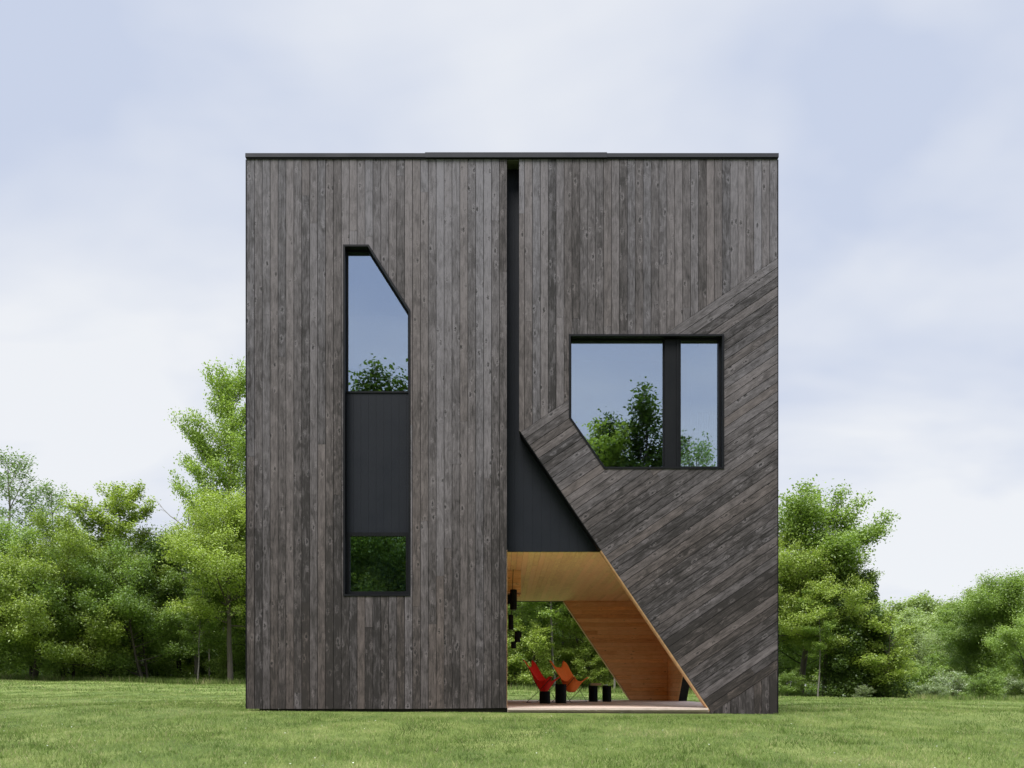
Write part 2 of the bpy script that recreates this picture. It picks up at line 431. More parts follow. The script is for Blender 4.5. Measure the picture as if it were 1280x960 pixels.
# clumps: shift blades toward tuft centres
g = np.random.default_rng(9); tuft = g.normal(0, .05, (6000, 2))
blades('grass', 'short mown grass blades in front of the house', n1, .045, .0035, 1.1, 3)
blades('grass', 'short grass on the lawn beside and behind the house', n2, .05, .007, 1.0, 4)
blades('grass', 'grass on the far lawn before the trees', n3, .07, .015, .9, 6)
gt = np.random.default_rng(12)
tc_ = scatter(900, 6.5, 30, .7, 14); tp = np.repeat(tc_, 28, 0)+gt.normal(0, .05, (len(tc_)*28, 2))
tp = tp[~((tp[:, 0] > -4.15) & (tp[:, 0] < 4.4) & (tp[:, 1] > 13.98) & (tp[:, 1] < 22.6))]
blades('grass_tufts', 'slightly longer tufts scattered over the lawn', tp, .075, .0045, 1.2, 8)
gc = np.random.default_rng(55); fl = scatter(420, 6.5, 30, .7, 56); V = []
for (x, y) in fl:
    z = float(gz(x, y))+gc.uniform(.03, .055); r_ = .008
    V += [(x+r_*math.cos(q), y+r_*math.sin(q), z+gc.uniform(-.003, .003)) for q in (0, 1.26, 2.51, 3.77, 5.03)]
me = fast_mesh('clover_flowers', np.array(V), np.arange(len(V)).reshape(-1, 5), [simple('white_clover', (.7,.7,.62), .8)])
o = bpy.data.objects.new('clover_flowers', me); C.objects.link(o); tag(o, 'tiny white clover flowers dotted over the lawn', 'flowers', kind='stuff')
# tall grass at the foot of the walls and of the tree line
g = np.random.default_rng(21); xx = g.uniform(-4.3, 4.5, 5200); yy = 13.97-np.abs(g.normal(0, .05, 5200))
blades('wall_grass', 'uncut grass along the foot of the front wall', np.stack([xx, yy], -1)[(xx < .0)|(xx > 3.35)], .05, .004, .9, 22)
xx = g.uniform(-42, 42, 26000); yy = 46.0+np.abs(g.normal(0, 1.0, 26000))
blades('field_grass', 'rough tall grass under the tree line', np.stack([xx, yy], -1), .34, .018, .7, 23)

# ------------------------------------------------------------------ HOUSE
H = empty('modern_house', (.1, 14, -.42), label='two-storey cube house clad in charcoal-stained boards with black windows', cat='house')
FX0, FX1 = X(308), X(972)        # -4.212 .. 4.42
YB = 22.6; ZT = Z(198)
FR = ((0, 14.022, 0), (1, 0, 0), (0, 0, 1), (0, -1, 0))      # front frame: a=x, b=z, t toward the camera
W1 = ccw(PX([(429,306), (461,306), (513,388), (513,745), (429,745)]))
W2 = ccw(PX([(711,418), (905,418), (905,586), (755,586), (711,522)]))
left_polys = [PX(p) for p in (
    [(308,198), (429,198), (429,886), (308,886)], [(513,198), (633.5,198), (633.5,885), (513,886)],
    [(429,745), (513,745), (513,886), (429,886)], [(429,198), (461,198), (461,306), (429,306)],
    [(461,198), (513,198), (513,388), (461,306)])]
up_polys = [PX(p) for p in (
    [(649,198), (711,198), (711,499.3), (651,540), (649,538)], [(711,198), (830.7,198), (830.7,418), (711,418)],
    [(830.7,198), (972,198), (972,322), (830.7,418)])]
dg_polys = [PX(p) for p in (
    [(651,540), (711,499.3), (711,628.1)], [(711,522), (755,586), (755,692.7), (711,628.1)],
    [(755,586), (888,586), (888,888), (755,692.7)], [(888,586), (905,586), (905,881), (888,892)],
    [(905,367.5), (972,322), (972,838), (905,881)], [(830.7,418), (905,367.5), (905,418)])]
lo_polys = [PX([(888,892), (972,838), (972,894), (889.5,894)])]
BW = .1285
def part(fn, name, mat, **kw):
    mb = MB(); fn(mb); return mb.build(name, mat, H, **kw)
front = part(lambda m: [m.prism(ccw(p), FR, -.17, -.002) for p in left_polys+up_polys+dg_polys+lo_polys], 'front_wall', M['shell'])
def clad(polys, ang, label, seed, parent=None, phase=0.0, fr=FR, mat='char', w=BW, name='board_cladding', **kw):
    mb = MB(); boards(mb, polys, fr, ang, w, .02, seed=seed, phase=phase, **kw)
    return mb.build(name, M[mat], parent or H, label)
AD = math.atan2(540-322, 972-651)
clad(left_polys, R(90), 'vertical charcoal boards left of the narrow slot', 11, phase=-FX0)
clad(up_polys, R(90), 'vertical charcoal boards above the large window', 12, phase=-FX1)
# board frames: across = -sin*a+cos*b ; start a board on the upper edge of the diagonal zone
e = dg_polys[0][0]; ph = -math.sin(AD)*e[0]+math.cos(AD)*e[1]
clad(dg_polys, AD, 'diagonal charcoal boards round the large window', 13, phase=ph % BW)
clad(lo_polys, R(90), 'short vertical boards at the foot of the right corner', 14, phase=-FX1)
# left side, right side, rear cladding
FL = ((FX0+.022, 0, 0), (0, 1, 0), (0, 0, 1), (-1, 0, 0))
FRR = ((FX1-.022, 0, 0), (0, 1, 0), (0, 0, 1), (1, 0, 0))
FB = ((0, YB-.022, 0), (1, 0, 0), (0, 0, 1), (0, 1, 0))
zb = Z(886); zr = Z(893)
YI = 22.4                                    # inner face of the rear wall
CF = (21.04, -.36); CS = 1.12                # side opening: foot of its sloping jamb, slope
ytop = CF[0]-(2.24+.36)/CS
side_polys = [[(14.03, zr), (14.9, zr), (14.9, ZT), (14.03, ZT)], [(14.9, 2.24), (YB, 2.24), (YB, ZT), (14.9, ZT)],
              [(CF[0], zr), (YB, zr), (YB, 2.24), (ytop, 2.24), (CF[0], -.36)]]
side_polys[2] = [(CF[0], -.36), (YB, -.36), (YB, 2.24), (ytop, 2.24)]
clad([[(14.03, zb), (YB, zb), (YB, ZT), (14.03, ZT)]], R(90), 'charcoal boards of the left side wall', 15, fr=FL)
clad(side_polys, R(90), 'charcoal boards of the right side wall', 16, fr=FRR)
RD = [(X(705, YI), 2.24), (X(789, YI), -.36)]   # sloping edge of the rear opening
rear_polys = [[(FX0, zb), (.026, zb), (.026, ZT), (FX0, ZT)], [(.026, 2.24), (FX1, 2.24), (FX1, ZT), (.026, ZT)],
              [RD[1], (FX1, -.36), (FX1, 2.24), RD[0]]]
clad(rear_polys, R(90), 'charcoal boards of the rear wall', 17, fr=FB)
def sh(m):
    m.box(FX0+.022, FX0+.2, 14.2, YI, zb, ZT-.02)
    m.box(FX0+.022, .0, YI+.001, YB-.024, zb, ZT-.02)
part(sh, 'left_volume_wall', M['shell'])
def rw(m):
    m.prism(ccw(rear_polys[1]), FB, -.175, -.002); m.prism(ccw(rear_polys[2]), FB, -.175, -.002)
rear = part(rw, 'rear_wall', M['shell'])
sw = part(lambda m: [m.prism(ccw(p), FRR, -.175, -.002) for p in ([(14.2, -.4), (14.9, -.4), (14.9, ZT-.02), (14.2, ZT-.02)], [(14.9, 2.24), (YI-.005, 2.24), (YI-.005, ZT-.02), (14.9, ZT-.02)], [(CF[0], -.36), (YI-.005, -.36), (YI-.005, 2.24), (ytop, 2.24)])], 'side_wall', M['shell'])
# cedar linings of the porch
FRI = ((0, YI-.002, 0), (1, 0, 0), (0, 0, 1), (0, -1, 0))
clad([[(RD[1][0]-.0, -.338), (FX1-.22, -.338), (FX1-.22, 2.235), RD[0]]], 0, 'reddish horizontal boards on the porch back wall', 21, rear, fr=FRI, mat='cedar', w=.105, name='wood_lining', gap=.003, joint=(1.2, 3))
FSI = ((FX1-.199, 0, 0), (0, 1, 0), (0, 0, 1), (-1, 0, 0))
clad([[(CF[0]-.005, -.338), (YI-.03, -.338), (YI-.03, 2.235), (ytop-.005, 2.235)]], 0, 'reddish boards on the inner face of the side wall', 22, sw, fr=FSI, mat='cedar', w=.105, name='wood_lining', gap=.003)
FLI = ((.005, 0, 0), (0, 1, 0), (0, 0, 1), (1, 0, 0))
clad([[(14.03, -.338), (YI, -.338), (YI, 2.235), (14.03, 2.235)]], 0, 'cedar boards on the left wall of the porch', 23, H, fr=FLI, mat='cedar', w=.105, name='wood_lining', gap=.003)
part(lambda m: m.box(-.15, .004, 14.2, YB-.03, zb, ZT-.02), 'porch_wall', M['shell'])
FC = ((0, 0, 2.262), (1, 0, 0), (0, 1, 0), (0, 0, -1))
clad([[(.03, 14.315), (FX1-.2, 14.315), (FX1-.2, YI+.17), (.03, YI+.17)]], R(90), 'pale pine boards of the porch ceiling', 24, H, fr=FC, mat='pine', w=.098, name='ceiling', gap=.004, joint=(2, 4.5))
part(lambda m: m.box(.03, FX1-.2, 14.31, YI, 2.264, 2.4), 'floor_slab', M['shell'])
# sloping trims
def strip(m, p, q, y0, y1, t):      # thin board along the line p-q (x,z), facing down-left
    d = (Vector(q)-Vector(p)).normalized(); nn = Vector((d.y, -d.x))
    if nn.x > 0: nn = -nn
    P = [Vector(p), Vector(q), Vector(q)+nn*t, Vector(p)+nn*t]
    m.prism(ccw([tuple(v) for v in P]), ((0, y0, 0), (1, 0, 0), (0, 0, 1), (0, 1, 0)), 0, y1-y0)
part(lambda m: strip(m, (X(751.8), Z(687.8)), (X(887.5), Z(887.8)), 14.012, 14.2, .016), 'opening_trim', M['trimwood'], label='pale wood edge along the sloping side of the porch opening')
part(lambda m: strip(m, RD[0], (RD[1][0], -.345), YI-.03, YB-.01, .022), 'opening_trim', M['trimwood'], label='pale wood edge of the rear opening')
part(lambda m: strip(m, (X(651), Z(540)), (X(750), Z(685.5)), 14.012, 14.26, .012), 'opening_trim', M['frame'], label='black metal edge above the porch')
# bulkhead at the left of the ceiling
def bh(m):
    boards(m, [[(.03, Z(740, 16.5)), (X(651, 16.5), Z(740, 16.5)), (X(651, 16.5), 2.236), (.03, 2.236)]], ((0, 16.5, 0), (1, 0, 0), (0, 0, 1), (0, -1, 0)), 0, .1, .012, .003, seed=5)
    m.box(.03, X(651, 16.5)-.001, 16.505, 17.35, Z(740, 16.5)+.002, 2.236, along=1)
part(bh, 'bulkhead', M['cedar'], label='small reddish wood bulkhead under the porch ceiling')
# dark metal panel in the slot and above the porch
def mp(m):
    fr = ((0, 14.30, 0), (1, 0, 0), (0, 0, 1), (0, -1, 0))
    boards(m, [[(.012, 2.246), (X(700), 2.246), (X(700), ZT), (.012, ZT)], ccw([(X(700), Z(598)), (X(763), 2.246), (X(700), 2.246)])], fr, R(90), .1500, .03, .0016, (20, 30), .0005, seed=3)
part(mp, 'metal_panel', M['metal'], label='dark metal panel filling the slot and the triangle above the porch')
# deck
def dk(m):
    fr = ((0, 0, -.36), (1, 0, 0), (0, 1, 0), (0, 0, 1))
    boards(m, [[(.03, 14.0), (X(884.5), 14.0), (FX1-.45, 14.9), (FX1-.02, 14.9), (FX1-.02, 21.1), (FX1-.2, YB), (.03, YB)]][:1], fr, 0, .14, .022, .005, (2, 4), .001, seed=8)
dk_ = part(dk, 'deck', M['deck'], label='weathered pale wood deck of the open porch')
def df(m):
    m.box(.03, X(885), 13.975, 13.998, -.372, -.337, rnd=(.25, .3, .3))
    m.box(.03, X(887), 14.02, 14.045, -.405, -.376, rnd=(.1, .6, .6))
    m.box(.04, 4.2, 14.05, 22.5, -.6, -.362, rnd=(.1, .9, .1))
df_ = MB(); df(df_); df_.build('deck_fascia', M['deck'], dk_)
part(lambda m: [m.box(X(323), .02, 14.06, YB-.1, -.7, zb+.001), m.box(X(889.5), FX1-.05, 14.05, 14.88, -.7, zr+.001)], 'foundation', M['found'])
# roof and coping
part(lambda m: m.box(FX0+.02, FX1-.02, 14.03, YB-.03, ZT-.02, ZT+.02), 'roof', M['membrane'])
zc = Z(192)
def cp(m):
    m.box(FX0-.012, X(533), 13.972, 14.25, ZT+.004, zc-.006); m.box(X(533)-.02, X(757)+.02, 13.964, 14.25, ZT-.004, zc+.002); m.box(X(757), FX1+.012, 13.972, 14.25, ZT+.004, zc-.006)
    m.box(FX0-.012, FX0+.25, 14.252, YB+.03, ZT+.004, zc-.006); m.box(FX1-.25, FX1+.012, 14.252, YB+.03, ZT+.004, zc-.006); m.box(FX0+.252, FX1-.252, YB-.25, YB+.03, ZT+.004, zc-.006)
part(cp, 'roof_coping', M['cope'], bevel=.004)
part(lambda m: [m.box(FX0-.004, FX1+.004, 13.985, 14.0, ZT-.014, ZT-.001), m.box(FX0-.012, FX0-.001, 13.995, 14.03, zb, ZT-.02, along=2), m.box(FX1+.001, FX1+.012, 13.995, 14.03, zr, ZT-.02, along=2)], 'corner_trim', M['frame'])
# windows
def window(outer, label):
    w = MB(); w.ring(outer, inset(outer, .030), FR, -.16, .034)
    return w.build('window', M['frame'], H, label)
def pane(w, poly, t=-.125):
    m = MB(); m.prism(ccw(poly), FR, t-.006, t); return m.build('pane', M['glass'], w)
def fpx(m, x0, x1, y0, y1, t0, t1): m.prism(ccw(PX([(x0,y0), (x1,y0), (x1,y1), (x0,y1)])), FR, t0, t1)
w1 = window(W1, 'tall narrow window column with a slanted top and a dark panel between two panes')
iw1 = inset(W1, .030)
up1 = clip(iw1, 0, -1, -Z(487.5)); lo1 = clip(iw1, 0, 1, Z(664))
def sash(w, poly, d, t0, t1): m = MB(); m.ring(poly, inset(poly, d), FR, t0, t1); m.build('sash', M['frame'], w)
sash(w1, up1, .026, -.15, -.105); sash(w1, lo1, .058, -.15, -.085)
pane(w1, inset(up1, .012), -.125); pane(w1, inset(lo1, .02), -.125)
mm = MB(); boards(mm, [ccw(clip(clip(iw1, 0, 1, Z(487.5)), 0, -1, -Z(664)))], FR, R(90), .125, .03, .0016, (20, 30), .0005, t0=-.15, seed=4)
mm.build('infill_panel', M['metal'], w1)
w2 = window(W2, 'large window with a cut-off lower left corner and a narrow casement')
i2 = inset(W2, .030)
l2 = clip(i2, 1, 0, X(832)); r2 = clip(i2, -1, 0, -X(850))
sash(w2, l2, .022, -.15, -.105); sash(w2, r2, .034, -.15, -.075)
s2 = MB()
fpx(s2, 832, 850, 421.5, 583.5, -.15, -.06)
fpx(s2, 847.2, 849.2, 421.5, 583.5, -.06, -.045)
s2.build('mullion', M['frame'], w2)
pane(w2, inset(l2, .012)); pane(w2, inset(r2, .018))
# rooms behind the glass (boxes open to the front, seen from inside)
def room(x0, x1, z0, z1, y1, mat):
    m = MB(); vs = [(x, y, z) for x in (x0, x1) for y in (14.205, y1) for z in (z0, z1)]
    m.add(vs, [(0,1,3,2), (4,6,7,5), (2,3,7,6), (0,2,6,4), (1,5,7,3)])
    return m.build('room', mat, H)
room(-3.9, -.2, 4.4, 8.2, 19, M['room']); room(-3.0, -1.2, .9, 3.0, 14.65, M['room']); room(1.02, 4.18, 3.1, 7.4, 19.5, M['room'])  # small lower box made shallow so its white back brightens the pane
m = MB(); n = 40
cv = [(X(879)+.34*i/n, 14.42+.02*math.sin(i*1.25), z) for i in range(n+1) for z in (Z(590), Z(505))]
m.add(cv, [(2*i, 2*i+2, 2*i+3, 2*i+1) for i in range(n)]); m.build('curtain', M['curtain'], w2)

# ------------------------------------------------------------------ porch things
DZ = -.338
def chair(name, loc, rz, mat, label):
    t = empty(name, loc, rz, label=label, cat='chair', group='butterfly chairs on the porch')
    BT = {s: Vector((-.35, s*.34, .94)) for s in (1, -1)}; FT = {s: Vector((.31, s*.36, .55)) for s in (1, -1)}
    FF = {s: Vector((.22, s*.36, .012)) for s in (1, -1)}; RF = {s: Vector((-.25, s*.36, .012)) for s in (1, -1)}
    def bend(p, q, bow):
        return [p.lerp(q, i/8)+bow*math.sin(math.pi*i/8) for i in range(9)]
    for s in (1, -1):
        m = MB(); m.tube(bend(BT[s], FF[s], Vector((.0, 0, -.03))), .006); m.build('leg', M['rod'], t, smooth=True, world=False)
        m = MB(); m.tube(bend(FT[s], RF[s], Vector((0, 0, -.02))), .006); m.build('leg', M['rod'], t, smooth=True, world=False)
    m = MB(); m.tube([FF[1], FF[-1]], .006); m.tube([RF[1], RF[-1]], .006); m.build('floor_rail', M['rod'], t, smooth=True, world=False)
    nu, nv = 22, 18; vs = []
    for i in range(nu+1):
        u = i/nu
        for j in range(nv+1):
            v = j/nv*2-1
            p = BT[1].lerp(FT[1], u); 
            ye = (.34+.02*u)*(1-.10*math.sin(math.pi*u)**1.3)
            bellyend = math.sin(math.pi*u)
            ze = BT[1].z*(1-u)+FT[1].z*u - .27*bellyend**1.5 
            c = min(1, max(0, (1-abs(v)-.10)/.62)); c = c*c*(3-2*c); kk = abs(v)**6
            zc_ = ze - c*(.17*(1-u)**1.5+.10*u+.13*bellyend)
            x = -.35+.66*u + c*(.06*(1-u)**2) - c*(.10*u**2)
            x += .03*bellyend + .03*kk*(1-u)**8 - .04*kk*u**8; zc_ -= .045*kk*(1-u)**10
            vs.append((x, v*ye, zc_+.012))
    fs = [(i*(nv+1)+j, (i+1)*(nv+1)+j, (i+1)*(nv+1)+j+1, i*(nv+1)+j+1) for i in range(nu) for j in range(nv)]
    m = MB(); m.add(vs, fs); o = m.build('sling_seat', mat, t, smooth=True, world=False)
    sd = o.modifiers.new('thick', 'SOLIDIFY'); sd.thickness = .012
    return t
chair('butterfly_chair', (.80, 18.55, DZ), R(-20), M['red'], 'red canvas butterfly chair on thin black legs, left of the pair')
chair('butterfly_chair', (1.42, 18.95, DZ), R(-34), M['orange'], 'orange canvas butterfly chair on thin black legs, right of the pair')
def stool(px, d, r, h, label):
    t = empty('cylinder_stool', (X(px, d), d, DZ), 0, label=label, cat='stool', group='black cylinder stools on the deck')
    m = MB(); m.lathe([(r-.012, 0), (r, .01), (r, h-.016)], sides=28); m.build('body', M['stool'], t, world=False)
    m = MB(); m.lathe([(r+.003, h-.015), (r+.004, h-.004), (r-.002, h)], sides=28); m.build('top', M['stool'], t, world=False)
    return t
stool(681, 17.75, .112, .255, 'short black cylinder stool in front of the red chair')
stool(701, 18.15, .118, .405, 'tall black cylinder stool between the red and the orange chair')
stool(741.5, 20.0, .105, .375, 'black cylinder stool with a tan wooden tray on it')
stool(758.5, 20.0, .105, .375, 'black cylinder stool with a white dish on it, farthest right')
t = empty('tray', (X(745.5, 20), 20, DZ+.376), 0, label='tan wooden tray lying on a black cylinder stool', cat='tray')
m = MB(); m.box(-.13, .105, -.09, .09, .001, .012); m.build('base', M['tan'], t, world=False)
m = MB()
for a in ((-.13, -.122, -.09, .09), (.097, .105, -.09, .09), (-.121, .096, -.09, -.082), (-.121, .096, .082, .09)): m.box(*a, .0125, .055)
m.build('rim', M['tan'], t, world=False)
m = MB(); m.lathe([(.03, 0), (.05, .008), (.058, .022), (.055, .022), (.047, .012), (.01, .009)], sides=24)
o = m.build('dish', M['white'], smooth=True); o.location = (X(756.5, 20), 19.97, DZ+.376); tag(o, 'small white dish on the rightmost black stool', 'dish')
# hanging black canisters by the left wall
hd = 16.36
t = empty('hanging_canisters', (X(641, hd), hd, 2.23), 0, label='string of black canisters hanging by the left wall of the porch', cat='hanging lamp')
def can(px, y0, y1, r, name='canister', sq=False):
    m = MB(); z0, z1 = Z(y1, hd), Z(y0, hd); m.lathe([(r*.9, z0), (r, z0+.006), (r, z1-.006), (r*.9, z1)], X(px, hd), hd, 18); m.build(name, M['stool'], t)
can(641.8, 737, 762, .066); can(638.6, 768.5, 787, .047)
can(635.6, 743, 755, .035); can(650.0, 790, 797, .03); can(646.8, 789, 803, .055); can(642.0, 802, 810.5, .05)
for nm, p, q, r_ in (('cord', (641.5, 2.235, 0), (640.5, 737, 0), .006), ('cord', (640, 762, 0), (639, 768.5, 0), .008), ('cord', (639.8, 787, 0), (645, 790, 0), .008),
                     ('bracket', (632.6, 742, .02), (651, 742, .02), .007), ('bracket', (632.6, 756, .02), (650, 757, .02), .006)):
    f = lambda c: (X(c[0], hd), hd+c[2], c[1] if c[1] < 5 else Z(c[1], hd))
    m = MB(); m.tube([f(p), f(q)], r_); m.build(nm, M['rod'], t)

# ------------------------------------------------------------------ TREES
class Tree:
    def __init__(s, seed): s.g = np.random.default_rng(seed); s.wv = []; s.wf = []; s.nv = 0; s.L = []; s.sz = []
    def branch(s, pts, r0, r1, sides=5):
        pts = np.asarray(pts); n = len(pts)
        t = np.gradient(pts, axis=0); t /= np.linalg.norm(t, axis=1, keepdims=True)+1e-9
        ref = np.array([0, 0, 1.]) if abs(t[0, 2]) < .9 else np.array([1., 0, 0])
        a = np.cross(t, ref); a /= np.linalg.norm(a, axis=1, keepdims=True)+1e-9; b = np.cross(t, a)
        q = np.linspace(0, 2*np.pi, sides, endpoint=False); rr = np.linspace(r0, r1, n)[:, None, None]
        V = pts[:, None]+(a[:, None]*np.cos(q)[None, :, None]+b[:, None]*np.sin(q)[None, :, None])*rr
        i = np.arange((n-1)*sides); r, c = i//sides, i % sides
        F = np.stack([r*sides+c, r*sides+(c+1) % sides, (r+1)*sides+(c+1) % sides, (r+1)*sides+c], -1)+s.nv
        s.wv.append(V.reshape(-1, 3)); s.wf.append(F); s.nv += n*sides
    def path(s, p, d, L, n, wob=.12, up=0.0):
        pts = [p]; d = d/np.linalg.norm(d)
        for i in range(n):
            d = d+s.g.normal(0, wob, 3)+np.array([0, 0, up]); d /= np.linalg.norm(d)
            pts.append(pts[-1]+d*L/n)
        return np.array(pts)
    def leaves(s, pts, n, sig, sigz, size):
        k = s.g.random(n)**.7*(len(pts)-1); i = np.minimum(k.astype(int), len(pts)-2); f = (k-i)[:, None]
        P = pts[i]*(1-f)+pts[i+1]*f + s.g.normal(0, 1, (n, 3))*np.array([sig, sig, sigz])
        s.L.append(P); s.sz.append(size*s.g.uniform(.6, 1.3, n))
    def meshes(s, name, lm, bm, upb=.9, cup=0):
        W = fast_mesh(name+'_wood', np.concatenate(s.wv), np.concatenate(s.wf), [bm], smooth=True)
        if not s.L: return W, None
        P = np.concatenate(s.L); z = np.concatenate(s.sz); n = len(P)
        nn = s.g.normal(0, 1, (n, 3)); nn[:, 2] = np.abs(nn[:, 2])+upb; nn /= np.linalg.norm(nn, axis=1, keepdims=True)
        a = np.cross(nn, s.g.normal(0, 1, (n, 3))); a /= np.linalg.norm(a, axis=1, keepdims=True)+1e-9; b = np.cross(nn, a)
        z = z[:, None]
        V = np.stack([P-a*z*.55, P-b*z*.33-nn*z*.05, P+a*z*.55-nn*z*.1, P+b*z*.33], 1).reshape(-1, 3)
        F = np.arange(4*n).reshape(n, 4)
        r = np.repeat(np.concatenate([s.g.random((n, 3)), np.ones((n, 1))], 1), 4, 0)
        return W, fast_mesh(name+'_crown', V, F, [lm], rnd=r)

def make_tree(name, seed, h, rad, base=.15, trunk_r=.14, limbs=26, leaves=26000, size=.12, lm='l_yel', bm='bark', shape='round', rise=.45, sig=.14, sigz=.07, sub=7, lean=0.0, upb=.9, clump=0, stems=1, subrise=.12, minlen=.25, tops=True):
    T = Tree(seed); g = T.g
    twigs = []
    for st in range(stems):
        a0 = g.uniform(0, 6.28); off = 0 if stems == 1 else .18+.12*g.random()
        d0 = np.array([math.cos(a0)*(lean+(.28 if stems > 1 else 0)), math.sin(a0)*(lean+(.28 if stems > 1 else 0)), 1.0])
        hh = h*(1 if st == 0 else g.uniform(.7, .95))
        tr = T.path(np.array([math.cos(a0)*off, math.sin(a0)*off, -.15]), d0, hh+.1, 12, .035, .05)
        T.branch(tr, trunk_r*(1 if stems == 1 else .65), trunk_r*.12, 7)
        nl = limbs//stems
        for i in range(nl):
            f = base+(1-base)*((i+g.random())/nl)**.9*.98
            k = f*(len(tr)-1); j = min(int(k), len(tr)-2); p = tr[j]+(tr[j+1]-tr[j])*(k-j)
            u = (f-base)/(1-base)
            if shape == 'round': w = math.sin(math.pi*min(1, .18+.80*u))**.7
            elif shape == 'cone': w = (1-u)**.8*.95+.08
            elif shape == 'vase': w = (.35+.65*u)*(1 if u < .75 else max(.15, 1-(u-.75)*2.6))
            elif shape == 'dome': w = math.sqrt(max(.04, 1-(u*.97)**2))
            elif shape == 'column': w = .8 if u < .7 else .8*math.sqrt(max(.05, 1-((u-.7)/.3)**2))
            L = max(minlen, rad*w*g.uniform(.62, 1.22))
            ang = g.uniform(0, 6.28) if i % 2 else (i*2.4) % 6.28
            rs = rise*(.4+1.3*u)
            d = np.array([math.cos(ang), math.sin(ang), rs+g.normal(0, .1)])
            lb = T.path(p, d, L, 6, .13, .02)
            T.branch(lb, max(.012, trunk_r*.33*(L/rad)*(1-.5*u)), .006, 4)
            ns = max(2, int(sub*L/rad))
            for q in range(ns):
                fk = .18+.82*(q+g.random())/ns; kk = fk*6; jj = min(int(kk), 5); pp = lb[jj]+(lb[jj+1]-lb[jj])*(kk-jj)
                dd = lb[jj+1]-lb[jj]; dd /= np.linalg.norm(dd); sd = np.cross(dd, [0, 0, 1]); sd /= np.linalg.norm(sd)+1e-9
                s2 = 1 if q % 2 else -1
                dr = dd*.7+sd*s2*g.uniform(.4, 1)+np.array([0, 0, subrise+g.normal(0, .15)])
                sl = max(.25, L*.42*(1.15-fk*.6)*g.uniform(.7, 1.2))
                tw = T.path(pp, dr, sl, 4, .16, .02); T.branch(tw, .009, .003, 3); twigs.append((tw, sl))
            twigs.append((lb[3:], L*.4))
        if tops: twigs.append((tr[-3:], .5))
    tot = sum(t[1] for t in twigs)
    for tw, sl in twigs:
        n = int(leaves*sl/tot*g.uniform(.5, 1.5))
        if n > 0: T.leaves(tw, n, sig, sigz, size)
    return T.meshes(name, M[lm], M[bm], upb)

def vine_tree(name, seed, h, r, leaves, size, lm, bm):
    """column smothered in climbing leaves: leaf shell with lumpy outline over a trunk"""
    T = Tree(seed); g = T.g
    tr = T.path(np.array([0, 0, -.1]), np.array([0, 0, 1.]), h, 10, .03); T.branch(tr, .16, .03, 7)
    blobs = []
    for i in range(70):
        f = g.random()**.9; a = g.uniform(0, 6.28); w = r*(1.05-.55*f)*g.uniform(.35, 1)
        blobs.append((np.array([math.cos(a)*w, math.sin(a)*w, .1+f*h*.97]), r*g.uniform(.18, .42)*(1.1-.4*f)))
        T.branch(T.path(tr[int(f*9)], blobs[-1][0]-tr[int(f*9)]+np.array([0, 0, .05]), np.linalg.norm(blobs[-1][0]-tr[int(f*9)])+.05, 4, .05), .02, .005, 4)
    w = np.array([b[1]**2 for b in blobs]); w /= w.sum()
    for (c, rr), ww in zip(blobs, w):
        n = int(leaves*ww); v = g.normal(0, 1, (n, 3)); v /= np.linalg.norm(v, axis=1, keepdims=True)
        v *= (rr*(g.random((n, 1))**.35)); v[:, 2] *= 1.1
        T.L.append(c+v); T.sz.append(size*g.uniform(.6, 1.3, n))
    return T.meshes(name, M[lm], M[bm], .6)

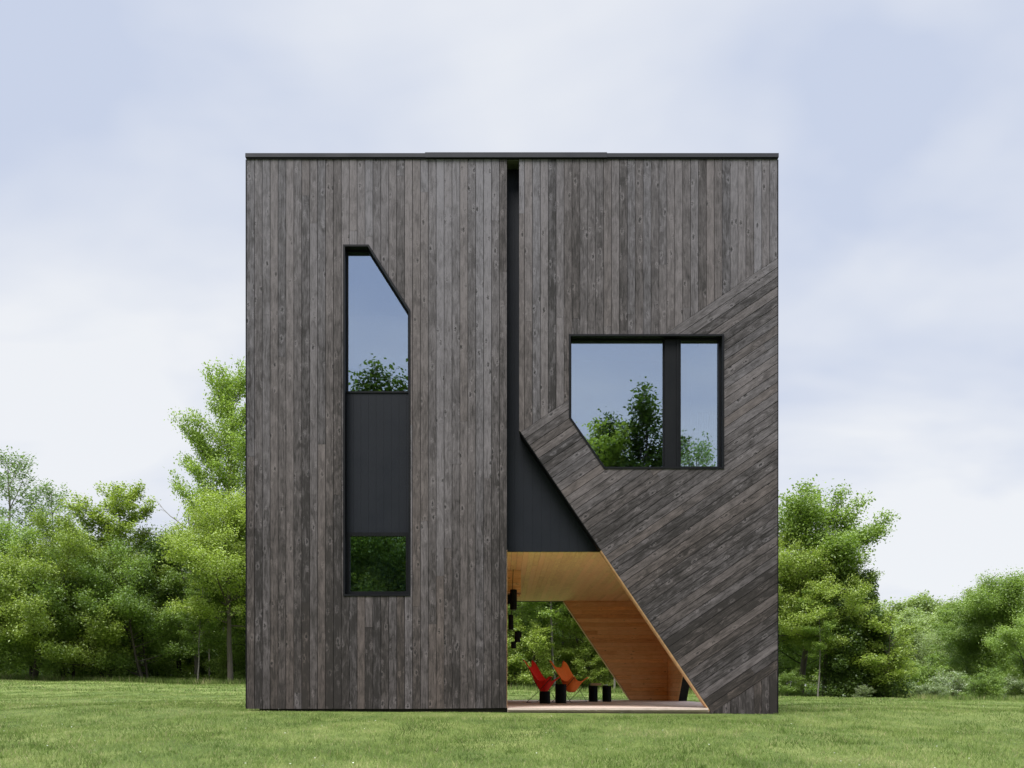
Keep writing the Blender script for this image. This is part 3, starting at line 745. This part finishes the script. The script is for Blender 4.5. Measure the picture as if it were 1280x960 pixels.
KINDS = {
 # understory trees along the edge of the lawn
 'a': make_tree('hawthorn', 101, 7.4, 3.3, .10, .12, 46, 80000, .088, 'l_yel', 'barkd', 'dome', .55, .20, .17, 8, stems=3, upb=.5, subrise=.3),
 'k': make_tree('spreading_tree', 116, 8.3, 3.6, .34, .15, 44, 70000, .09, 'l_yel', 'bark', 'dome', .5, .20, .15, 8, upb=.5, subrise=.25),
 'b': make_tree('thicket_tree', 102, 6.6, 3.2, .06, .11, 46, 80000, .088, 'l_mid', 'barkd', 'dome', .55, .20, .18, 8, stems=3, upb=.5, subrise=.3),
 'c': make_tree('young_tree', 103, 8.8, 2.6, .22, .11, 40, 34000, .11, 'l_yel', 'bark', 'round', .8, .15, .09, 7, subrise=.35),
 'd': make_tree('tall_tree', 104, 15.8, 4.3, .30, .22, 60, 44000, .155, 'l_bri', 'bark', 'round', .75, .26, .14, 8, subrise=.3),
 'e': make_tree('maple', 105, 11.5, 4.3, .30, .22, 34, 52000, .15, 'l_bri', 'bark', 'round', .72, .30, .24, 7, upb=.5, subrise=.3),
 'f': make_tree('airy_tree', 106, 13.0, 3.2, .40, .15, 34, 7000, .14, 'l_blu', 'barkl', 'round', .7, .16, .12, 8),
 'g': make_tree('thin_wood_tree', 107, 11.0, 2.3, .34, .085, 34, 20000, .12, 'l_mid', 'barkl', 'round', .4, .2, .1, 6),
 'h': make_tree('broad_tree', 108, 8.0, 3.7, .16, .16, 50, 80000, .10, 'l_mid', 'barkd', 'round', .6, .26, .24, 8, upb=.5, subrise=.3),
 'p': make_tree('pale_tree', 109, 9.0, 3.0, .12, .14, 36, 26000, .17, 'l_pal', 'barkl', 'round', .5, .28, .14, 6),
 'v': vine_tree('vine_tree', 110, 6.3, 2.1, 60000, .115, 'l_drk', 'barkd'),
 's': make_tree('shrub', 111, 1.9, 1.5, .03, .04, 36, 16000, .075, 'l_mid', 'barkd', 'dome', .5, .12, .06, 7, stems=3),
 'w': make_tree('silver_shrub', 112, 1.8, 1.5, .03, .04, 34, 12000, .085, 'l_wht', 'bark', 'dome', .6, .12, .07, 7, stems=3),
 'r': make_tree('upright_tree', 115, 14, 2.6, .35, .14, 34, 8500, .17, 'l_drk', 'bark', 'round', 1.9, .2, .2, 7, subrise=.7),  # dark leaf colour paints in the backlit shade of the reflected trees
 'n': make_tree('conifer', 113, 12.5, 2.4, .25, .14, 60, 22000, .16, 'l_con', 'barkd', 'cone', .1, .14, .05, 7),
 'y': make_tree('yellow_sapling', 114, 3.4, 1.4, .05, .04, 34, 16000, .09, 'l_yel', 'bark', 'dome', .6, .14, .08, 6, stems=2),
}
T = Tree(120); g0 = T.g
tr = T.path(np.array([0, 0, -.1]), np.array([0.02, 0, 1.]), 9.2, 10, .05); T.branch(tr, .12, .02, 7)
for i in range(30):
    k = 3+i*.22; j = min(int(k), 9); a = g0.uniform(0, 6.28)
    lb = T.path(tr[j], np.array([math.cos(a), math.sin(a)*.6, .55]), 3.2*g0.uniform(.5, 1.1), 6, .12, -.02); T.branch(lb, .035, .006, 4)
    for q in range(6):
        d = lb[-1]-lb[0]; d = d/np.linalg.norm(d)+g0.normal(0, .45, 3); T.branch(T.path(lb[min(5, 1+q)], d, .9*g0.random()+.3, 4, .15), .010, .003, 3)
KINDS['dead'] = T.meshes('dead_tree', None, M['barkl'])

NAMES = {'a': 'hawthorn_tree', 'b': 'thicket_tree', 'c': 'young_tree', 'd': 'tall_tree', 'e': 'maple_tree', 'f': 'airy_tree', 'g': 'woodland_tree', 'h': 'broad_tree', 'k': 'spreading_tree',
         'p': 'pale_tree', 'v': 'vine_covered_tree', 's': 'shrub', 'w': 'silvery_shrub', 'n': 'conifer_tree', 'r': 'upright_tree', 'y': 'yellow_shrub', 'dead': 'bare_tree'}
def plant(k, x, y, label, sc=1.0, rz=None, group=None, sx=None, cat=None):
    W, L = KINDS[k]
    t = empty(NAMES[k], (x, y, float(gz(x, y))), random.uniform(0, 6.28) if rz is None else rz, label=label, cat=cat or ('shrub' if k in 'swy' else 'tree'), group=group)
    s = sx or sc
    for nm, me in (('trunk', W), ('crown', L)):
        if me is None: continue
        o = bpy.data.objects.new(nm, me); C.objects.link(o); o.parent = t
    t.scale = (s, s, sc)
    return t
def at(px, d): return X(px, d), d
GL = 'trees along the left edge of the lawn'
for k, px, d, sc, lab in (
    ('b', -30, 46, 1.30, 'low green tree at the far left edge of the photo'),
    ('a', 38, 46.5, 1.12, 'dense yellow-green tree with a dark crooked trunk, second from the left edge'),
    ('b', 88, 48.5, 1.12, 'dark bushy tree left of the small glimpse through the thicket'),
    ('a', 135, 49.0, 1.05, 'rounded yellow-green tree under the pointed feathery one'),
    ('c', 138, 50.0, 1.25, 'feathery yellow-green tree with pointed upright shoots rising above the left thicket'),
    ('b', 185, 47.5, 1.05, 'mid green bushy tree right of the feathery tree'),
    ('c', 120, 54.0, 1.0, 'slender yellow tree behind the middle of the left thicket'),
    ('k', 288, 47.0, 1.16, 'large spreading yellow-green tree next to the left wall of the house'),
    ('h', 322, 50.5, 1.15, 'broad green tree partly hidden behind the left wall'),
    ('g', 247, 47.0, .55, 'thin leaning sapling with a bare dark stem at the lawn edge'),
    ('h', 225, 53.5, 1.05, 'dark green round tree behind the gap left of the house'),
    ('g', 262, 51.0, .75, 'thin dark-stemmed tree beneath the spreading tree by the house')):
    x, y = at(px, d); plant(k, x, y, lab, sc, group=GL)
x, y = at(276, 54); plant('d', x, y, 'tallest tree, bright green and rising beside the upper left wall', 1.22, .4, group=GL, sx=.82)
x, y = at(62, 66); plant('f', x, y, 'airy grey-green tree with sparse leaves standing behind the left thicket', 1.12, 1.0, group=GL)
x, y = at(5, 62); plant('f', x, y, 'sparse tree at the left border of the photo', 1.22, 2.2, group=GL)
x, y = at(246, 52); plant('dead', x, y, 'bare grey tree with leafless twigs beside the tallest tree', 1.12, 2.9)
for i, (px, d, k, s) in enumerate(((-20, 58, 'h', .8), (30, 60, 'g', .8), (75, 59, 'a', .85), (115, 61, 'g', .75), (160, 62, 'h', .85), (205, 62, 'g', .72), (250, 60, 'a', .9), (290, 61, 'g', 1.0), (330, 60, 'h', 1.0), (10, 53, 's', 1.6), (105, 53, 's', 1.3), (180, 54, 's', 1.5), (288, 50, 's', 1.0), (302, 52, 's', 1.4), (268, 54, 's', 1.3))):
    x, y = at(px, d); plant(k, x, y, 'half-hidden tree in the second row behind the left thicket' if k != 's' else 'low bush between the trunks of the left thicket', s, group='second row of the left thicket' if k != 's' else 'low bushes in the left thicket')
# woods seen through the porch
GP = 'woodland trees seen through the porch'
for i, (px, d, k, s, lab) in enumerate((
    (640, 50, 'g', .9, 'grey-trunked tree beside the hanging canisters, seen through the porch'),
    (694, 49, 'g', 1.0, 'pale straight trunk above the red chair, seen through the porch'),
    (706, 52, 'g', 1.1, 'darker straight trunk just right of the pale one'),
    (727, 51, 'c', .8, 'slim dark-stemmed tree above the orange chair'),
    (737, 50, 'c', .75, 'forked dark tree above the stools'),
    (768, 48.5, 'g', .8, 'grey leaning tree behind the rightmost stool'),
    (600, 49, 'b', .85, 'bushy tree hidden partly by the left volume of the house'),
    (665, 55, 'h', .85, 'green tree filling the left of the porch view'),
    (745, 56, 'a', .95, 'yellow-green tree filling the right of the porch view'),
    (800, 50, 'h', .85, 'tree behind the porch back wall'),
    (860, 49, 'b', .9, 'bushy tree showing through the small side opening'))):
    x, y = at(px, d); plant(k, x, y, lab, s, group=GP)
for i in range(16):
    px = 380+i*34; d = 62+random.uniform(-2, 5); x, y = at(px, d)
    plant(('h', 'g', 'a', 'b')[i % 4], x, y, 'tree deep in the wood behind the house', random.uniform(.85, 1.1), group='trees deep in the wood behind the house')
for i, (px, d) in enumerate(((652, 48.5), (676, 49.5), (712, 51), (745, 49.5), (775, 51), (872, 50), (620, 51))):
    x, y = at(px, d); plant('y', x, y, 'yellow-green bush at the lawn edge seen through the porch', random.uniform(.8, 1.3), group='bushes behind the porch')
# right group
GR = 'trees at the right of the house'
for k, px, d, sc, lab in (
    ('e', 1000, 47, .89, 'tall bright maple with a layered crown right of the house'),
    ('k', 1030, 45, .86, 'spreading green tree under the maple right of the house'),
    ('k', 962, 46, .95, 'yellow-green tree half behind the right wall of the house'),
    ('g', 1022, 43.5, .52, 'small tree with a pale forked trunk at the lawn edge'),
    ('h', 1000, 50, .86, 'bushy tree behind the pale forked trunk'),):
    x, y = at(px, d); plant(k, x, y, lab, sc, group=GR)
x, y = at(1070, 44.5); plant('v', x, y, 'dark column of climbing leaves between the maple and the far wood', 1.03, .5)
for k, px, d, sc, lab in (
    ('y', 1100, 43.8, 1.25, 'small yellow-green shrub at the foot of the dark leafy column'),
    ('y', 1122, 47, .62, 'pale yellow shrub right of the dark leafy column'),
    ('w', 1150, 55, .75, 'low silvery shrub left of the whitish one'),
    ('w', 1186, 55, 1.1, 'largest whitish shrub at the edge of the right lawn'),
    ('w', 1168, 52, .6, 'tiny whitish shrub at the lawn edge'),
    ('s', 1142, 60, 1.5, 'green bush behind the silvery shrub'),
    ('w', 1275, 50, .8, 'silvery shrub at the right border of the photo'),
    ('s', 1226, 49, .8, 'grey-green bush under the big right tree'),
    ('s', 985, 44, .6, 'low bush beside the right wall of the house'),
    ('w', 1082, 42.6, .33, 'tiny pale shrub before the dark leafy column')):
    x, y = at(px, d); plant(k, x, y, lab, sc)
for k, px, d, sc, lab in (
    ('h', 1268, 60, 1.08, 'big dark green tree at the right border of the photo'),
    ('h', 1222, 62, .80, 'rounded green tree left of the big right one'),
    ('b', 1295, 52, .80, 'low green tree in the lower right corner of the wood'),
    ('g', 1190, 66, .74, 'thin-trunked tree in front of the far wood'),
    ('c', 1243, 62, .98, 'upright pointed tree above the big right tree')):
    x, y = at(px, d); plant(k, x, y, lab, sc, group='trees at the right edge of the lawn')
x, y = at(1122, 125); plant('n', x, y, 'dark conifer tip above the pale far wood', 1.30)
# far wood: one mass
def far_wood(name, label, p0, p1, cnt, topy, dist, lm, seed, dens):
    src = [KINDS['p'], KINDS['g'], KINDS['h']]
    g = np.random.default_rng(seed)
    arr = []
    for W, L in src:
        a = np.empty(len(L.vertices)*3, np.float32); L.vertices.foreach_get('co', a); a = a.reshape(-1, 4, 3)
        w = np.empty(len(W.vertices)*3, np.float32); W.vertices.foreach_get('co', w)
        f = np.empty(len(W.polygons)*4, np.int32); W.polygons.foreach_get('vertices', f)
        arr.append((a, w.reshape(-1, 3), f.reshape(-1, 4), float(a[..., 2].max())))
    LV = []; WV = []; WF = []; nw = 0
    for i in range(cnt):
        row = i % len(dist); d = dist[row]+g.uniform(-3, 3); px = p0+(p1-p0)*(i/cnt)+g.uniform(-9, 9)
        x = X(px, d); gr = float(gz(x, d))
        a, w, f, hk = arr[0] if g.random() < .72 else arr[1 if g.random() < .5 else 2]
        top = Z(topy+g.uniform(-2, 18)+(len(dist)-1-row)*9, d)
        s = (top-gr)/hk; q = g.uniform(0, 6.28); c, sn = math.cos(q), math.sin(q)
        Rm = np.array([[c, -sn, 0], [sn, c, 0], [0, 0, 1]]).T*s; o = np.array([x, d, gr])
        sel = a[g.random(len(a)) < min(1, dens/len(a))]
        ctr = sel.mean(1, keepdims=True); sel = ctr+(sel-ctr)*1.15
        LV.append((sel.reshape(-1, 3)@Rm+o)); WV.append(w@Rm+o); WF.append(f+nw); nw += len(w)
    V = np.concatenate(LV); n = len(V)//4
    r = np.repeat(np.concatenate([g.random((n, 3)), np.ones((n, 1))], 1), 4, 0)
    me = fast_mesh(name, np.concatenate([V]+WV), [np.arange(4*n).reshape(n, 4), np.concatenate(WF)+4*n], [M[lm], M['barkl']],
                   midx=np.concatenate([np.zeros(n), np.ones(sum(len(f) for f in WF))]), rnd=np.concatenate([r, np.ones((nw, 4))]))
    o = bpy.data.objects.new(name, me); C.objects.link(o)
    tag(o, label, 'wood', kind='stuff')
far_wood('far_wood', 'pale green far-off wood beyond the right lawn', 1040, 1340, 64, 738, (74, 88, 102, 116), 'l_pal', 77, 20000)
far_wood('deep_wood', 'green wood closing the view behind the front trees', -80, 1080, 90, 745, (70, 80), 'l_mid', 78, 14000)
# undergrowth strip behind the row (uncountable)
def undergrowth():
    g = np.random.default_rng(31); n = 230000
    x = g.uniform(-44, 22, n); y = 50+g.uniform(0, 14, n)
    hh = .45+1.6*(.5+.5*np.sin(x*.9+2*np.sin(y*.4)))*g.random(n)+.5*np.clip((y-50)/12, 0, 1)*g.random(n)
    P = np.stack([x, y, gz(x, y)+hh*g.random(n)], -1); T = Tree(32); T.L = [P]; T.sz = [.12*g.uniform(.6, 1.3, n)]
    T.branch(np.array([[0, 60, -.3], [0, 60, .1], [0, 60, .5]]), .02, .01, 4)
    W, L = T.meshes('undergrowth', M['l_mid'], M['bark'], .7)
    o = bpy.data.objects.new('undergrowth', L); C.objects.link(o)
    tag(o, 'low leafy undergrowth beneath the trees behind the lawn', 'undergrowth', kind='stuff')
undergrowth()
# trees behind the photographer, seen as reflections in the panes (mirror in the plane y=14.13)
def mirror(px, T): return (px-632)/FP*(28.2+T), -T
GM = 'trees reflected in the windows'
for k, px, Td, s, lab in (
    ('r', 812, 7, 482, 'tall leafy tree reflected in the right part of the large pane'),
    ('r', 768, 8, 520, 'slimmer tree reflected lower left in the large pane'),
    ('c', 748, 9, 540, 'small tree reflected at the slanted corner of the large pane'),
    ('f', 866, 9, 548, 'feathery tree reflected at the foot of the narrow casement'),
    ('r', 464, 8, 448, 'crown reflected at the foot of the slanted-top pane'),
    ('r', 495, 9, 470, 'low tree top reflected right in the slanted-top pane'),
    ('k', 436, 5, 600, 'leafy tree reflected left in the small lower pane'),
    ('h', 480, 4, 615, 'broad tree reflected right in the small lower pane'),
    ('a', 520, 7, 600, 'bushy tree beside the ones reflected in the small lower pane')):
    x, y = mirror(px, Td); L = KINDS[k][1]; zz_ = np.empty(len(L.vertices)*3, np.float32); L.vertices.foreach_get('co', zz_)
    hm = float(np.percentile(zz_[2::3], 99.8)); sc = (Z(s, 28.2+Td)-float(gz(x, y)))/hm
    rz = random.uniform(0, 6.28); q = zz_.reshape(-1, 3); q = q[q[:, 2] > hm*.72].mean(0)*sc     # stand it so that its leaning top is where the pane shows it
    plant(k, x-(q[0]*math.cos(rz)-q[1]*math.sin(rz)), y-(q[0]*math.sin(rz)+q[1]*math.cos(rz)), lab, sc, rz, group=GM)

# ------------------------------------------------------------------ camera, light, world
cam = bpy.data.cameras.new('camera'); co = bpy.data.objects.new('camera', cam); C.objects.link(co)
co.location = (0, 0, 0); co.rotation_euler = (R(90), 0, 0)
cam.sensor_width = 36; cam.lens = FP/1280*36; cam.shift_x = 8/1280; cam.shift_y = (859-480)/1280; cam.clip_end = 3000; cam.clip_start = .05
S.camera = co
SE, SA = R(60), R(205)      # sun high behind the camera, slightly to its left
sun = bpy.data.lights.new('sun', 'SUN'); so = bpy.data.objects.new('sun', sun); C.objects.link(so)
sun.energy = 3.1; sun.angle = R(28); sun.color = (1, .965, .91)
dirv = Vector((math.sin(SA)*math.cos(SE), math.cos(SA)*math.cos(SE), math.sin(SE)))    # towards the sun
so.rotation_euler = dirv.to_track_quat('Z', 'Y').to_euler(); so.location = (0, 0, 30)
W = bpy.data.worlds.new('World'); S.world = W; W.use_nodes = True
nt = W.node_tree; nt.nodes.clear(); h = N(nt)
out = h.n('ShaderNodeOutputWorld'); bg = h.n('ShaderNodeBackground'); h.l(bg.outputs[0], out.inputs[0])
sky = h.n('ShaderNodeTexSky', sky_type='NISHITA'); sky.sun_disc = False; sky.sun_elevation = SE; sky.sun_rotation = SA
dv = h.n('ShaderNodeTexCoord').outputs['Generated']
sx = h.n('ShaderNodeSeparateXYZ'); h.l(dv, sx.inputs[0])
zz = h.math('ADD', h.math('MAXIMUM', sx.outputs[2], 0), .38)
SKO = (7.7, 3.3, 1.2)
cv = h.n('ShaderNodeCombineXYZ'); h.l(h.math('DIVIDE', sx.outputs[0], zz), cv.inputs[0]); h.l(h.math('DIVIDE', sx.outputs[1], zz), cv.inputs[1])
cn = h.noise(h.mapping(cv.outputs[0], (1, 1.15, 1), SKO), 1.05, 5, .48, .35)
cn2 = h.noise(h.mapping(cv.outputs[0], (1, 1.6, 1), (9.2, 5.5, .7)), 2.2, 4, .5, .3)
cl = h.math('ADD', h.math('MULTIPLY', cn, .72), h.math('MULTIPLY', cn2, .28))
low = h.maprange(sx.outputs[2], .02, .62, .12, -.03)        # thicker cloud towards the horizon
fac = h.maprange(h.math('ADD', cl, low), .43, .58, 0, 1)
cloud = h.mix(fac, (3.42, 3.80, 4.70), (5.0, 5.12, 5.34))
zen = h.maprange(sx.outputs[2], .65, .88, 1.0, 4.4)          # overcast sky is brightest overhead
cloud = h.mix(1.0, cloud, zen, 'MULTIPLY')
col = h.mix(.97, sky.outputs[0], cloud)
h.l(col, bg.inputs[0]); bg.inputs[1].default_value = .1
S.view_settings.view_transform = 'Standard'; S.view_settings.look = 'None'; S.view_settings.exposure = .8; S.view_settings.gamma = 1
S.render.engine = 'CYCLES'
S.cycles.max_bounces = 8; S.cycles.diffuse_bounces = 6; S.cycles.transparent_max_bounces = 8
